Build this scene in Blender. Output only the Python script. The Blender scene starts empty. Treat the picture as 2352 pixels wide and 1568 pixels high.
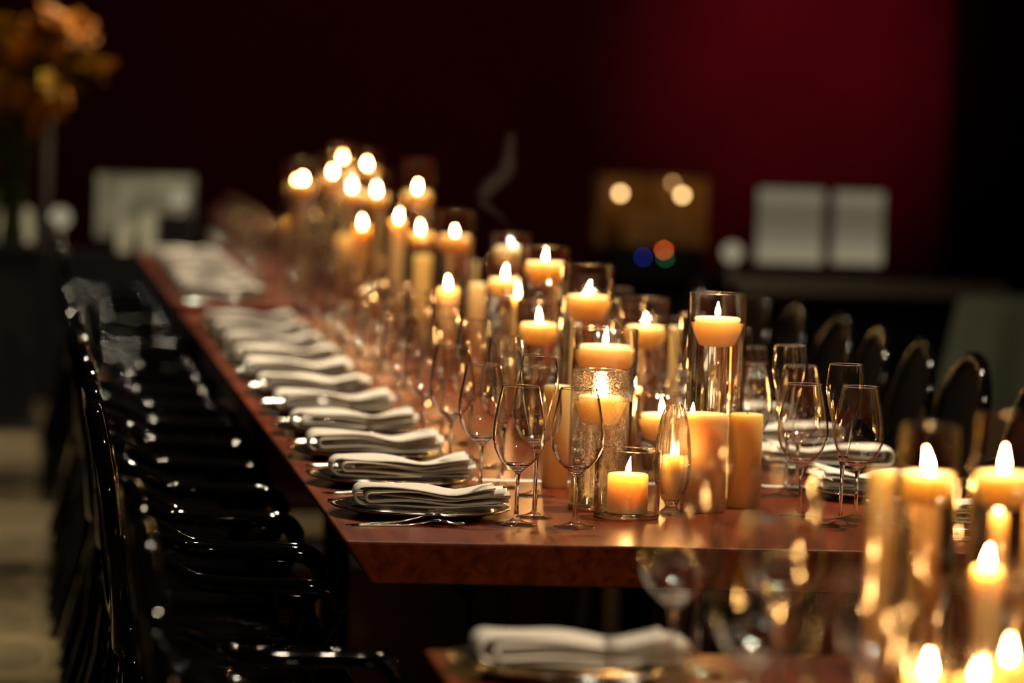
import bpy, bmesh, math, random
from mathutils import Vector, Matrix
random.seed(7)
R = math.radians
S = bpy.context.scene
COL = S.collection

# ------------------------------------------------------------------ camera
CAM = Vector((-0.57, 0.0, 1.50))
YAW, PITCH, ROLL = R(7.43), R(3.53), R(2.0)
FPX, CX, CY = 8820.0, 1176.0, 784.0
Fw = Vector((math.sin(YAW)*math.cos(PITCH), math.cos(YAW)*math.cos(PITCH), -math.sin(PITCH)))
R0 = Vector((math.cos(YAW), -math.sin(YAW), 0))
U0 = R0.cross(Fw)
RI = math.cos(ROLL)*R0 + math.sin(ROLL)*U0
UI = -math.sin(ROLL)*R0 + math.cos(ROLL)*U0
cd = bpy.data.cameras.new('camera'); cam = bpy.data.objects.new('camera', cd); COL.objects.link(cam)
m3 = Matrix((RI, UI, -Fw)).transposed()
cam.matrix_world = Matrix.Translation(CAM) @ m3.to_4x4()
cd.sensor_width = 36; cd.lens = FPX*36/2352; cd.clip_end = 200
cd.dof.use_dof = True; cd.dof.focus_distance = 6.95; cd.dof.aperture_fstop = 2.4
S.camera = cam

# ------------------------------------------------------------------ world, view
S.view_settings.view_transform = 'Standard'; S.view_settings.look = 'None'
S.view_settings.gamma = 1; S.view_settings.use_curve_mapping = False
S.view_settings.exposure = 0.6
W = bpy.data.worlds.new('world'); S.world = W; W.use_nodes = True
W.node_tree.nodes['Background'].inputs[0].default_value = (0.5, 0.4, 0.35, 1)
W.node_tree.nodes['Background'].inputs[1].default_value = 0.002
cy = S.cycles
cy.max_bounces = 20; cy.transmission_bounces = 20; cy.transparent_max_bounces = 48
cy.glossy_bounces = 8; cy.diffuse_bounces = 3; cy.use_denoising = True
cy.sample_clamp_indirect = 25; cy.blur_glossy = 0.5

def area(name, loc, size, energy, col, target=None):
    d = bpy.data.lights.new(name, 'AREA'); d.shape = 'DISK'; d.size = size
    d.energy = energy; d.color = col
    o = bpy.data.objects.new(name, d); COL.objects.link(o); o.location = loc
    if target is not None:
        o.rotation_euler = (Vector(target)-Vector(loc)).to_track_quat('-Z', 'Y').to_euler()
    return o
CEIL = 3.6
for x, y, e_ in ((0.6, 3.4, 34), (1.3, 7.4, 36), (0.5, 10.0, 40), (0.6, 13.6, 40), (0.6, 17.2, 40), (2.9, 2.4, 22), (-1.9, 1.6, 16)):   # dimmed ceiling downlights
    area('downlight', (x, y, CEIL-0.06), 0.09, e_, (1.0, 0.81, 0.57), (x, y, 0)).data.spread = R(120)
for x, y, e_ in ((-1.15, 10.6, 16), (-1.15, 13.2, 15), (-1.15, 16.0, 15), (5.2, 14.0, 10)):  # unseen fill lamps added to brighten the left floor and right-hand glints
    area('side_fill', (x, y, CEIL-0.06), 0.2, e_, (1.0, 0.88, 0.62), (x, y, 0)).data.spread = R(46)
def spot(name, loc, target, energy, col, ang, blend=1.0, radius=0.08):
    d = bpy.data.lights.new(name, 'SPOT'); d.energy = energy; d.color = col
    d.spot_size = ang; d.spot_blend = blend; d.shadow_soft_size = radius
    o = bpy.data.objects.new(name, d); COL.objects.link(o); o.location = loc
    o.rotation_euler = (Vector(target)-Vector(loc)).to_track_quat('-Z', 'Y').to_euler()
WALL_Y = 30.0
spot('red_wash_spot', (5.6, 26.6, 3.45), (5.6, WALL_Y, 2.1), 135, (1.0, 0.05, 0.14), R(54))
spot('dim_red_spot', (3.0, 24.5, 3.45), (2.0, WALL_Y, 1.3), 46, (1.0, 0.2, 0.17), R(100))

# ------------------------------------------------------------------ pixel <-> world helpers
def at(px, py, z):
    d = Fw*FPX + RI*(px-CX) - UI*(py-CY)
    t = (z-CAM.z)/d.z
    return CAM + d*t
def at_y(px, py, y):
    d = Fw*FPX + RI*(px-CX) - UI*(py-CY)
    return CAM + d*((y-CAM.y)/d.y)
def x_at(px, y, z):
    k = (px-CX)/FPX
    q = RI - k*Fw
    return CAM.x - (q.y*(y-CAM.y) + q.z*(z-CAM.z))/q.x

# ------------------------------------------------------------------ materials
def mat(name):
    m = bpy.data.materials.new(name); m.use_nodes = True
    nt = m.node_tree
    return m, nt, nt.nodes['Principled BSDF']
def simple(name, col, rough=0.5, metal=0.0, spec=0.5, noise=None, bump=None):
    m, nt, b = mat(name)
    b.inputs['Base Color'].default_value = (*col, 1); b.inputs['Roughness'].default_value = rough
    b.inputs['Metallic'].default_value = metal; b.inputs['Specular IOR Level'].default_value = spec
    tc = nt.nodes.new('ShaderNodeTexCoord')
    if noise:
        n = nt.nodes.new('ShaderNodeTexNoise'); n.inputs['Scale'].default_value = noise[0]
        n.inputs['Detail'].default_value = 5
        r = nt.nodes.new('ShaderNodeValToRGB')
        r.color_ramp.elements[0].color = (*[c*(1-noise[1]) for c in col], 1)
        r.color_ramp.elements[1].color = (*[min(1, c*(1+noise[1])) for c in col], 1)
        r.color_ramp.elements[0].position = .3; r.color_ramp.elements[1].position = .7
        nt.links.new(tc.outputs['Object'], n.inputs['Vector'])
        nt.links.new(n.outputs['Fac'], r.inputs['Fac']); nt.links.new(r.outputs['Color'], b.inputs['Base Color'])
    if bump:
        n = nt.nodes.new('ShaderNodeTexNoise'); n.inputs['Scale'].default_value = bump[0]
        bp = nt.nodes.new('ShaderNodeBump'); bp.inputs['Strength'].default_value = bump[1]
        bp.inputs['Distance'].default_value = bump[2]
        nt.links.new(tc.outputs['Object'], n.inputs['Vector'])
        nt.links.new(n.outputs['Fac'], bp.inputs['Height']); nt.links.new(bp.outputs['Normal'], b.inputs['Normal'])
    return m
def emit(name, col, strength):
    m = bpy.data.materials.new(name); m.use_nodes = True; nt = m.node_tree; nt.nodes.clear()
    e = nt.nodes.new('ShaderNodeEmission'); e.inputs[0].default_value = (*col, 1); e.inputs[1].default_value = strength
    o = nt.nodes.new('ShaderNodeOutputMaterial'); nt.links.new(e.outputs[0], o.inputs[0])
    return m
def glass_solid(name, ior, col=(1, 1, 1), rough=0.0):
    m = bpy.data.materials.new(name); m.use_nodes = True; nt = m.node_tree; nt.nodes.clear()
    g = nt.nodes.new('ShaderNodeBsdfGlass'); g.inputs['Color'].default_value = (*col, 1)
    g.inputs['Roughness'].default_value = rough; g.inputs['IOR'].default_value = ior
    o = nt.nodes.new('ShaderNodeOutputMaterial'); nt.links.new(g.outputs[0], o.inputs[0])
    return m
def glass_thin(name, tint=(0.985, 0.98, 0.965), base=0.045):
    m = bpy.data.materials.new(name); m.use_nodes = True; nt = m.node_tree; nt.nodes.clear()
    t = nt.nodes.new('ShaderNodeBsdfTransparent'); t.inputs[0].default_value = (*tint, 1)
    g = nt.nodes.new('ShaderNodeBsdfGlossy'); g.inputs['Roughness'].default_value = 0.04
    g.inputs['Color'].default_value = (1, 1, 1, 1)
    lw = nt.nodes.new('ShaderNodeLayerWeight'); lw.inputs['Blend'].default_value = 0.5   # Schlick: same from both faces
    p = nt.nodes.new('ShaderNodeMath'); p.operation = 'POWER'; p.inputs[1].default_value = 5.0
    f = nt.nodes.new('ShaderNodeMath'); f.operation = 'MULTIPLY_ADD'; f.inputs[1].default_value = 1-base; f.inputs[2].default_value = base
    nt.links.new(lw.outputs['Facing'], p.inputs[0]); nt.links.new(p.outputs[0], f.inputs[0])
    mx = nt.nodes.new('ShaderNodeMixShader'); o = nt.nodes.new('ShaderNodeOutputMaterial')
    nt.links.new(f.outputs[0], mx.inputs[0]); nt.links.new(t.outputs[0], mx.inputs[1])
    nt.links.new(g.outputs[0], mx.inputs[2]); nt.links.new(mx.outputs[0], o.inputs[0])
    return m
def glass_refract(name, ior, col, rough, clear=0.0):
    m = bpy.data.materials.new(name); m.use_nodes = True; nt = m.node_tree; nt.nodes.clear()
    t = nt.nodes.new('ShaderNodeBsdfRefraction'); t.inputs['Color'].default_value = (*col, 1); t.inputs['IOR'].default_value = ior
    t.inputs['Roughness'].default_value = 0.0
    g = nt.nodes.new('ShaderNodeBsdfGlossy'); g.inputs['Roughness'].default_value = rough; g.inputs['Color'].default_value = (1, 1, 1, 1)
    tc = nt.nodes.new('ShaderNodeTexCoord'); mp = nt.nodes.new('ShaderNodeMapping'); mp.inputs['Scale'].default_value = (1, 1, .35)
    nz = nt.nodes.new('ShaderNodeTexNoise'); nz.inputs['Scale'].default_value = 70; nz.inputs['Detail'].default_value = 1
    bp = nt.nodes.new('ShaderNodeBump'); bp.inputs['Strength'].default_value = 0.25; bp.inputs['Distance'].default_value = 0.0012   # slight waviness of blown glass
    nt.links.new(tc.outputs['Object'], mp.inputs[0]); nt.links.new(mp.outputs[0], nz.inputs['Vector']); nt.links.new(nz.outputs['Fac'], bp.inputs['Height'])
    nt.links.new(bp.outputs['Normal'], g.inputs['Normal'])
    if clear:                                                  # thin wall: light largely passes without being bent
        tr = nt.nodes.new('ShaderNodeBsdfTransparent'); mc = nt.nodes.new('ShaderNodeMixShader'); mc.inputs[0].default_value = clear
        fw = nt.nodes.new('ShaderNodeLayerWeight'); fw.inputs['Blend'].default_value = 0.5    # tint darkens at grazing view, painting in the dark outline of refraction
        rp = nt.nodes.new('ShaderNodeValToRGB'); rp.color_ramp.elements[0].position = .55; rp.color_ramp.elements[1].position = .97
        rp.color_ramp.elements[0].color = (*col, 1); rp.color_ramp.elements[1].color = (.16, .14, .12, 1)
        nt.links.new(fw.outputs['Facing'], rp.inputs[0]); nt.links.new(rp.outputs[0], tr.inputs[0])
        nt.links.new(t.outputs[0], mc.inputs[1]); nt.links.new(tr.outputs[0], mc.inputs[2]); t = mc
        f = nt.nodes.new('ShaderNodeMath'); f.operation = 'MULTIPLY_ADD'; f.inputs[1].default_value = 0.9; f.inputs[2].default_value = 0.055
        lw = nt.nodes.new('ShaderNodeLayerWeight'); lw.inputs['Blend'].default_value = 0.5
        p = nt.nodes.new('ShaderNodeMath'); p.operation = 'POWER'; p.inputs[1].default_value = 3.6
        nt.links.new(lw.outputs['Facing'], p.inputs[0]); nt.links.new(p.outputs[0], f.inputs[0])
    else:
        f = nt.nodes.new('ShaderNodeFresnel'); f.inputs['IOR'].default_value = ior
    mx = nt.nodes.new('ShaderNodeMixShader'); o = nt.nodes.new('ShaderNodeOutputMaterial')
    nt.links.new(f.outputs[0], mx.inputs[0]); nt.links.new(t.outputs[0], mx.inputs[1])
    nt.links.new(g.outputs[0], mx.inputs[2]); nt.links.new(mx.outputs[0], o.inputs[0])
    return m
M = {}
M['stem'] = glass_refract('clear crystal', 1.58, (1.0, 0.997, 0.99), 0.06)
M['bowl'] = glass_refract('thin blown crystal', 1.5, (1.0, 0.998, 0.994), 0.045, 1.0)
M['ribbed'] = glass_refract('ribbed crystal', 1.5, (1.0, 0.99, 0.98), 0.05, 0.4)
M['vase'] = glass_refract('vase glass', 1.5, (0.995, 0.992, 0.985), 0.035, 1.0)
M['stem_thin'] = glass_thin('thin crystal', (0.98, 0.975, 0.96), 0.06)
M['water'] = glass_solid('still water', 1.33, (0.985, 0.98, 0.96))
M['crystal'] = glass_solid('cut glass', 1.5, (0.98, 0.97, 0.95))
# hammered glass: refracting wall with dimpled relief
m = glass_solid('hammered glass', 1.45, (0.98, 0.97, 0.95)); nt = m.node_tree; M['hammer'] = m
g = [n for n in nt.nodes if n.type == 'BSDF_GLASS'][0]
v = nt.nodes.new('ShaderNodeTexVoronoi'); v.inputs['Scale'].default_value = 300
tc = nt.nodes.new('ShaderNodeTexCoord'); bp = nt.nodes.new('ShaderNodeBump')
bp.inputs['Strength'].default_value = 0.5; bp.inputs['Distance'].default_value = 0.003
nt.links.new(tc.outputs['Object'], v.inputs['Vector']); nt.links.new(v.outputs['Distance'], bp.inputs['Height'])
nt.links.new(bp.outputs['Normal'], g.inputs['Normal'])
mx = nt.nodes.new('ShaderNodeMixShader'); mx.inputs[0].default_value = 0.65
tr = nt.nodes.new('ShaderNodeBsdfTransparent'); o = [n for n in nt.nodes if n.type == 'OUTPUT_MATERIAL'][0]
nt.links.new(g.outputs[0], mx.inputs[1]); nt.links.new(tr.outputs[0], mx.inputs[2]); nt.links.new(mx.outputs[0], o.inputs[0])

def wax(name, col, scale, rad):
    m, nt, b = mat(name)
    b.inputs['Base Color'].default_value = (*col, 1); b.inputs['Roughness'].default_value = 0.45
    b.inputs['Subsurface Weight'].default_value = 1.0; b.inputs['Subsurface Radius'].default_value = rad
    b.inputs['Subsurface Scale'].default_value = scale; b.inputs['Specular IOR Level'].default_value = 0.3
    b.subsurface_method = 'RANDOM_WALK'
    return m
M['wax'] = wax('ivory wax', (0.95, 0.72, 0.43), 0.045, (1.0, 0.96, 0.85))
M['wax_amber'] = wax('amber wax', (0.95, 0.55, 0.17), 0.045, (1.0, 0.9, 0.7))
M['wick'] = simple('charred wick', (0.02, 0.015, 0.01), 0.9)
M['flame'] = emit('candle flame', (1.0, 0.48, 0.15), 240.0)
M['linen'] = simple('white linen', (0.78, 0.74, 0.66), 0.85, spec=0.15, noise=(60, .05), bump=(900, .25, .0006))
M['charger'] = simple('dark glazed charger', (0.02, 0.015, 0.014), 0.12, spec=0.6)
M['silver'] = simple('polished silver', (0.82, 0.78, 0.72), 0.14, metal=1.0)
M['chair'] = simple('glossy black plastic', (0.002, 0.002, 0.0022), 0.03, spec=0.26)
M['satin'] = simple('satin black plastic', (0.002, 0.002, 0.0022), 0.6, spec=0.02)
M['black'] = simple('matt black', (0.008, 0.008, 0.009), 0.6, spec=0.2, noise=(6, .3))
M['paper'] = simple('white paper strip', (0.75, 0.72, 0.66), 0.8)
# table wood
m, nt, b = mat('red brown wood'); M['wood'] = m
tc = nt.nodes.new('ShaderNodeTexCoord'); mp = nt.nodes.new('ShaderNodeMapping'); mp.inputs['Scale'].default_value = (14, 0.9, 14)
n = nt.nodes.new('ShaderNodeTexNoise'); n.inputs['Scale'].default_value = 3; n.inputs['Detail'].default_value = 9; n.inputs['Distortion'].default_value = .6
r = nt.nodes.new('ShaderNodeValToRGB'); e = r.color_ramp.elements
e[0].position = .3; e[0].color = (0.085, 0.0125, 0.003, 1); e[1].position = .72; e[1].color = (0.23, 0.040, 0.009, 1)
nt.links.new(tc.outputs['Object'], mp.inputs[0]); nt.links.new(mp.outputs[0], n.inputs['Vector'])
nt.links.new(n.outputs['Fac'], r.inputs[0]); nt.links.new(r.outputs[0], b.inputs['Base Color'])
b.inputs['Roughness'].default_value = 0.3; b.inputs['Specular IOR Level'].default_value = 0.26
M['wall'] = simple('maroon painted wall', (0.12, 0.036, 0.042), 0.8, spec=0.1, noise=(1.5, .12))
M['dark_wall'] = simple('black side wall', (0.02, 0.021, 0.024), 0.85, spec=0.1, noise=(2, .15))
M['ceil'] = simple('dark ceiling', (0.03, 0.026, 0.026), 0.9, spec=0.1)
M['floor'] = simple('polished brown concrete', (0.088, 0.066, 0.036), 0.24, spec=0.32, noise=(1.3, .25))

# ------------------------------------------------------------------ mesh helpers
def to_mesh(name, bm, m, smooth=True):
    me = bpy.data.meshes.new(name)
    bmesh.ops.recalc_face_normals(bm, faces=bm.faces)
    if smooth:
        for f in bm.faces: f.smooth = True
    bm.to_mesh(me); bm.free()
    if m: me.materials.append(m)
    return me
def link(name, me, parent=None, loc=(0, 0, 0), rot=(0, 0, 0)):
    o = bpy.data.objects.new(name, me); COL.objects.link(o)
    if parent: o.parent = parent
    o.location = loc; o.rotation_euler = rot
    return o
def tag(o, label, cat, group=None):
    o['label'] = label; o['category'] = cat
    if group: o['group'] = group
    return o
def thing(name, label, cat, loc=(0, 0, 0), rz=0.0, group=None):
    o = bpy.data.objects.new(name, None); COL.objects.link(o)
    o.empty_display_size = .05
    o.location = loc; o.rotation_euler = (0, 0, rz)
    return tag(o, label, cat, group)
def lathe(prof, seg=32, close=False, cap0=False, cap1=False):
    bm = bmesh.new(); rings = []
    for r_, z in prof:
        if r_ < 1e-6: rings.append([bm.verts.new((0, 0, z))])
        else: rings.append([bm.verts.new((r_*math.cos(2*math.pi*i/seg), r_*math.sin(2*math.pi*i/seg), z)) for i in range(seg)])
    pairs = list(zip(rings, rings[1:]))
    if close: pairs.append((rings[-1], rings[0]))
    for a, c in pairs:
        for i in range(seg):
            j = (i+1) % seg
            if len(a) == 1 and len(c) == 1: continue
            if len(a) == 1: bm.faces.new((a[0], c[j], c[i]))
            elif len(c) == 1: bm.faces.new((a[i], a[j], c[0]))
            else: bm.faces.new((a[i], a[j], c[j], c[i]))
    if cap0 and len(rings[0]) > 1: bm.faces.new(rings[0][::-1])
    if cap1 and len(rings[-1]) > 1: bm.faces.new(rings[-1])
    return bm
def tube(path, rads, seg=10, flat=1.0, bm=None):
    bm = bm or bmesh.new(); P = [Vector(p) for p in path]; rings = []
    if not hasattr(rads, '__len__'): rads = [rads]*len(P)
    up = Vector((0, 0, 1))
    for i, p in enumerate(P):
        t = (P[min(i+1, len(P)-1)]-P[max(i-1, 0)]).normalized()
        a = t.cross(up)
        if a.length < 1e-3: a = t.cross(Vector((0, 1, 0)))
        a.normalize(); c = a.cross(t).normalized()
        rings.append([bm.verts.new(p + rads[i]*(math.cos(2*math.pi*k/seg)*a + flat*math.sin(2*math.pi*k/seg)*c)) for k in range(seg)])
    for a, c in zip(rings, rings[1:]):
        for k in range(seg): bm.faces.new((a[k], a[(k+1) % seg], c[(k+1) % seg], c[k]))
    bm.faces.new(rings[0][::-1]); bm.faces.new(rings[-1])
    return bm
def spline(pts, n=8):
    P = [Vector(p) for p in pts]; out = []
    for i in range(len(P)-1):
        p0, p1, p2, p3 = P[max(i-1, 0)], P[i], P[i+1], P[min(i+2, len(P)-1)]
        for k in range(n):
            t = k/n
            out.append(0.5*((2*p1)+(p2-p0)*t+(2*p0-5*p1+4*p2-p3)*t*t+(3*p1-p0-3*p2+p3)*t**3))
    out.append(P[-1]); return out
def box(lo, hi, bev=0.0, seg=2, bm=None):
    bm = bm or bmesh.new()
    c = [(a+b_)/2 for a, b_ in zip(lo, hi)]; s = [b_-a for a, b_ in zip(lo, hi)]
    vs = bmesh.ops.create_cube(bm, size=1.0)['verts']
    for v_ in vs: v_.co = Vector((v_.co.x*s[0]+c[0], v_.co.y*s[1]+c[1], v_.co.z*s[2]+c[2]))
    if bev:
        es = {e_ for v_ in vs for e_ in v_.link_edges}
        bmesh.ops.bevel(bm, geom=list(es), offset=bev, segments=seg, profile=.5, affect='EDGES')
    return bm
def prism(poly, axis_len, axis='Y'):
    """poly: list of (u, z); extruded along Y from 0 to axis_len"""
    bm = bmesh.new()
    a = [bm.verts.new((u, 0, z)) for u, z in poly]; c = [bm.verts.new((u, axis_len, z)) for u, z in poly]
    n_ = len(poly)
    for i in range(n_): bm.faces.new((a[i], a[(i+1) % n_], c[(i+1) % n_], c[i]))
    bm.faces.new(a[::-1]); bm.faces.new(c)
    return bm
def copy_thing(root, loc, rz, label):
    c = root.copy(); COL.objects.link(c); c.location = loc; c.rotation_euler = (0, 0, rz); c['label'] = label
    for ch in root.children:
        d = ch.copy(); COL.objects.link(d); d.parent = c
        for g_ in ch.children:
            h = g_.copy(); COL.objects.link(h); h.parent = d
    return c
NTH = ['nearest', 'second', 'third', 'fourth', 'fifth', 'sixth', 'seventh', 'eighth', 'ninth', 'tenth', 'eleventh', 'twelfth', 'thirteenth', 'fourteenth']

# ------------------------------------------------------------------ the room
def struct(name, bm, m, smooth=False):
    o = link(name, to_mesh(name, bm, m, smooth)); o['kind'] = 'structure'; return o
WX = x_at(2180, WALL_Y, 1.7)
struct('floor', box((-9, -3, -0.1), (WX+.2, WALL_Y+.2, 0)), M['floor'])
struct('ceiling', box((-9, -3, CEIL), (WX+.2, WALL_Y+.2, CEIL+.1)), M['ceil'])
struct('wall_back', box((-9, WALL_Y, 0), (WX+.2, WALL_Y+.2, CEIL)), M['wall'])
struct('wall_right', box((WX, -3, 0), (WX+.2, WALL_Y, CEIL)), M['dark_wall'])
struct('wall_left', box((-9.2, -3, 0), (-9, WALL_Y+.2, CEIL)), M['wall'])
struct('wall_front', box((-9, -3.2, 0), (WX+.2, -3, CEIL)), M['dark_wall'])
struct('baseboard_back', box((-9, WALL_Y-.03, 0), (WX, WALL_Y, .12), .006), M['black'])

# ------------------------------------------------------------------ tables
TW, TZ, TT, TB = 1.33, 0.75, 0.074, 0.05
def table(y0, y1, label, leg_ys):
    t = thing('dining_table', label, 'table', (0, y0, 0))
    L = y1-y0
    bm = bmesh.new()                                       # slab whose edge is cut back underneath
    top = [(0, 0), (TW, 0), (TW, L), (0, L)]; bot = [(TB, TB*.0+.012), (TW-TB, .012), (TW-TB, L-.012), (TB, L-.012)]
    a = [bm.verts.new((x, y, TZ)) for x, y in top]; c = [bm.verts.new((x, y, TZ-TT)) for x, y in bot]
    for i in range(4): bm.faces.new((a[i], a[(i+1) % 4], c[(i+1) % 4], c[i]))
    bm.faces.new(a); bm.faces.new(c[::-1])
    bmesh.ops.bevel(bm, geom=list(bm.edges), offset=.005, segments=2, profile=.5, affect='EDGES')
    link('tabletop', to_mesh('tabletop', bm, M['wood'], False), t)
    lm = to_mesh('table_leg', box((-.035, -.035, 0), (.035, .035, TZ-TT), .006), M['black'], False)
    for y in leg_ys:
        for x in (.27, TW-.27): link('leg', lm, t, (x, y, 0))
    for x in (.27, TW-.27):
        link('rail', to_mesh('rail', box((x-.02, leg_ys[0]+.036, .60), (x+.02, leg_ys[-1]-.036, TZ-TT-.002), .004), M['black'], False), t)
    return t
Y0, Y1 = 6.48, 13.2
table(Y0, Y1, 'long red-brown wooden dining table carrying the main candle row', (.16, 3.3, 6.5))
table(13.75, 18.1, 'farther red-brown dining table beyond the gap, blurred', (.2, 4.1))
table(1.6, 5.2, 'red-brown dining table at the bottom right foreground, blurred', (.2, 3.4))
s = link('paper_strip', to_mesh('paper_strip', box((.2, -.022, 0), (1.13, .022, .0012)), M['paper'], False), None, (0, at(1160, 1104, TZ).y, TZ+.0002))
tag(s, 'flat white paper strip laid across the table behind the second napkin', 'paper strip')

# ------------------------------------------------------------------ stemware
def bowl_split(ob, wall=.0011):
    """one continuous glass body, cut where the thin bowl leaves the thick cup on top of the stem"""
    inner = []
    for i, (r_, z) in enumerate(ob):
        p, q = ob[max(i-1, 0)], ob[min(i+1, len(ob)-1)]
        dx, dz = q[0]-p[0], q[1]-p[1]; l = math.hypot(dx, dz) or 1
        inner.append((r_-wall*dz/l, z+wall*dx/l))
    k = next(i for i, (r_, z) in enumerate(ob) if z > ob[0][1]+.0135)
    fz = ob[0][1]+.0075
    cup_in = [(r_, z) for r_, z in inner[:k+1] if z > fz+.0015 and r_ > .004]
    cup = ob[:k+1] + cup_in[::-1] + [(.003, fz), (0, fz)]
    top = ob[-1]
    bowl = ob[k:-1] + [(top[0]-.0002, top[1]-.0012), (inner[-1][0]+.0002, top[1]-.0012)] + inner[k:-1][::-1]
    rim = [(top[0]-.00055+.00095*math.cos(q), top[1]-.0010+.00095*math.sin(q)) for q in [2*math.pi*i/8 for i in range(8)]]
    return cup, bowl, rim
def catmull(pts, n=5):
    return [(p.x, p.y) for p in spline([(a, b_, 0) for a, b_ in pts], n)]
def stem_glass(kind):
    if kind == 'wine':
        H = .25; sb = .094
        foot = catmull([(.036, 0.0), (.038, .0012), (.036, .0028), (.02, .006), (.008, .011), (.0045, .019)], 4)
        stem = [(.0045, .019), (.0037, .04), (.0035, .065), (.004, .082), (.0058, sb)]
        ob = catmull([(.0058, sb), (.016, .1025), (.033, .118), (.0445, .140), (.0475, .160), (.0455, .188), (.040, .218), (.0335, H)], 6)
    elif kind == 'small':
        H = .235; sb = .09
        foot = catmull([(.034, 0.0), (.036, .0012), (.034, .0028), (.02, .006), (.008, .011), (.0045, .019)], 4)
        stem = [(.0045, .019), (.0037, .04), (.0035, .065), (.004, .08), (.0058, sb)]
        ob = catmull([(.0058, sb), (.014, .098), (.029, .115), (.0405, .137), (.0425, .155), (.041, .18), (.0375, .208), (.0335, H)], 6)
    else:
        H = .298; sb = .112
        foot = catmull([(.032, 0.0), (.034, .0012), (.032, .0028), (.018, .006), (.007, .011), (.0042, .019)], 4)
        stem = [(.0042, .019), (.0034, .05), (.0033, .085), (.0048, sb)]
        ob = catmull([(.0048, sb), (.0085, .125), (.0135, .15), (.0215, .185), (.031, .225), (.035, .252), (.0335, .278), (.0305, H)], 6)
    foot = [(0, 0)] + foot
    cup, bowl, rim = bowl_split(ob)
    return (to_mesh(kind+'_bowl', lathe(bowl, 48), M['bowl']),
            to_mesh(kind+'_rim', lathe(rim, 48, close=True), M['stem']),
            to_mesh(kind+'_stem', lathe(catmull(stem, 3)+cup[1:], 32), M['stem']),
            to_mesh(kind+'_foot', lathe(foot, 40), M['bowl']))
# stem and foot share their end rings exactly, so the three parts read as one solid piece of glass
GL = {k: stem_glass(k) for k in ('wine', 'small', 'flute')}
def glass(kind, loc, label, group):
    nm = {'wine': 'wine_glass', 'small': 'wine_glass', 'flute': 'champagne_flute'}[kind]
    t = thing(nm, label, 'wine glass' if kind != 'flute' else 'champagne flute', loc, random.uniform(0, 6), group)
    for n_, me in zip(('bowl', 'rim', 'stem', 'foot'), GL[kind]): link(n_, me, t)
    return t

# ------------------------------------------------------------------ plate, napkin, cutlery meshes
plate_me = to_mesh('charger_body', lathe([(0, .003), (.10, .003), (.108, .001), (.112, .001), (.118, .004), (.158, .0145), (.158, .018), (.118, .0085), (.108, .006), (0, .006)], 64), M['charger'])
rim_me = to_mesh('charger_rim', lathe([(.157, .0142), (.163, .0155), (.166, .018), (.163, .0196), (.157, .0184)], 64, close=True), M['silver'])
def napkin_mesh(seed):
    """cloth folded back on itself twice: nested U-turns at the guest's end, loose fanned ends at the other"""
    rnd = random.Random(seed); bm = bmesh.new()
    def layer(path, W_, th, ang, ph, fan_z):
        n_ = len(path); m_ = 9; rings = []
        for i, (x, z) in enumerate(path):
            p, q = path[max(i-1, 0)], path[min(i+1, n_-1)]
            dx, dz = q[0]-p[0], q[1]-p[1]; l = math.hypot(dx, dz); nx_, nz_ = -dz/l, dx/l
            u = (x+.14)/.28
            pinch = 1-.22*math.exp(-((u-.66)/.15)**2); fan = max(0, u-.66)/.34; ring = []
            squash = 1-.30*math.exp(-((u-.66)/.17)**2)
            for side in (1, -1):
                for j in (range(m_) if side == 1 else range(m_-1, -1, -1)):
                    v_ = j/(m_-1)*2-1
                    y = v_*W_/2*pinch*(1+.10*fan) + (u-.62)*math.sin(ang)*.28
                    wav = .0022*math.sin(9*u+ph+1.6*v_) + .0035*fan*math.sin(6*v_+ph*1.7)*(1 if fan_z else .4)
                    zz = z*squash + fan*fan_z + wav*min(1, z/.006)
                    h_ = th/2*math.sqrt(max(0.02, 1-abs(v_)**4))
                    ring.append(bm.verts.new((x+nx_*h_*side, y, max(.0003, zz+nz_*h_*side))))
            rings.append(ring)
        k_ = len(rings[0])
        for a_, c_ in zip(rings, rings[1:]):
            for k in range(k_): bm.faces.new((a_[k], a_[(k+1) % k_], c_[(k+1) % k_], c_[k]))
        bm.faces.new(rings[0][::-1]); bm.faces.new(rings[-1])
    def U(xl, xr0, xr1, zb, zt, n_=14):
        r_ = (zt-zb)/2
        out = [(xr0+(xl+r_-xr0)*i/n_, zb) for i in range(n_+1)]
        out += [(xl+r_-r_*math.sin(math.pi*k/7), zb+r_-r_*math.cos(math.pi*k/7)) for k in range(1, 7)]
        out += [(xl+r_+(xr1-xl-r_)*i/n_, zt) for i in range(n_+1)]
        return out
    j = lambda a: rnd.uniform(-a, a)
    layer(U(-.138, .132, .122+j(.01), .004, .036), .112, .0062, R(-2+j(2)), j(3), .006)
    layer(U(-.118, .140, .136+j(.006), .0115, .0285), .106, .0062, R(3+j(2)), j(3), .004)
    layer([(-.09+.232*i/18, .020) for i in range(19)], .100, .006, R(-5+j(2)), j(3), .009)
    return to_mesh('napkin_cloth', bm, M['linen'])
NAP = [napkin_mesh(k) for k in range(3)]
def strip(outline, th=.0022, bend=None):
    """flat cutlery piece: outline list of (x, halfwidth), arched by bend(x)"""
    bm = bmesh.new(); rings = []
    for x, w in outline:
        z = bend(x) if bend else 0
        rings.append([bm.verts.new(p) for p in ((x, -w, z), (x, -w*.5, z+th), (x, w*.5, z+th), (x, w, z), (x, 0, z-.0003))])
    for a, c in zip(rings, rings[1:]):
        for k in range(5): bm.faces.new((a[k], a[(k+1) % 5], c[(k+1) % 5], c[k]))
    bm.faces.new(rings[0][::-1]); bm.faces.new(rings[-1])
    return bm
fb = lambda x: .0008 + .010*math.exp(-((x-.055)/.03)**2) + (0.006*max(0, (x-.07)/.035)**2)
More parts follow.
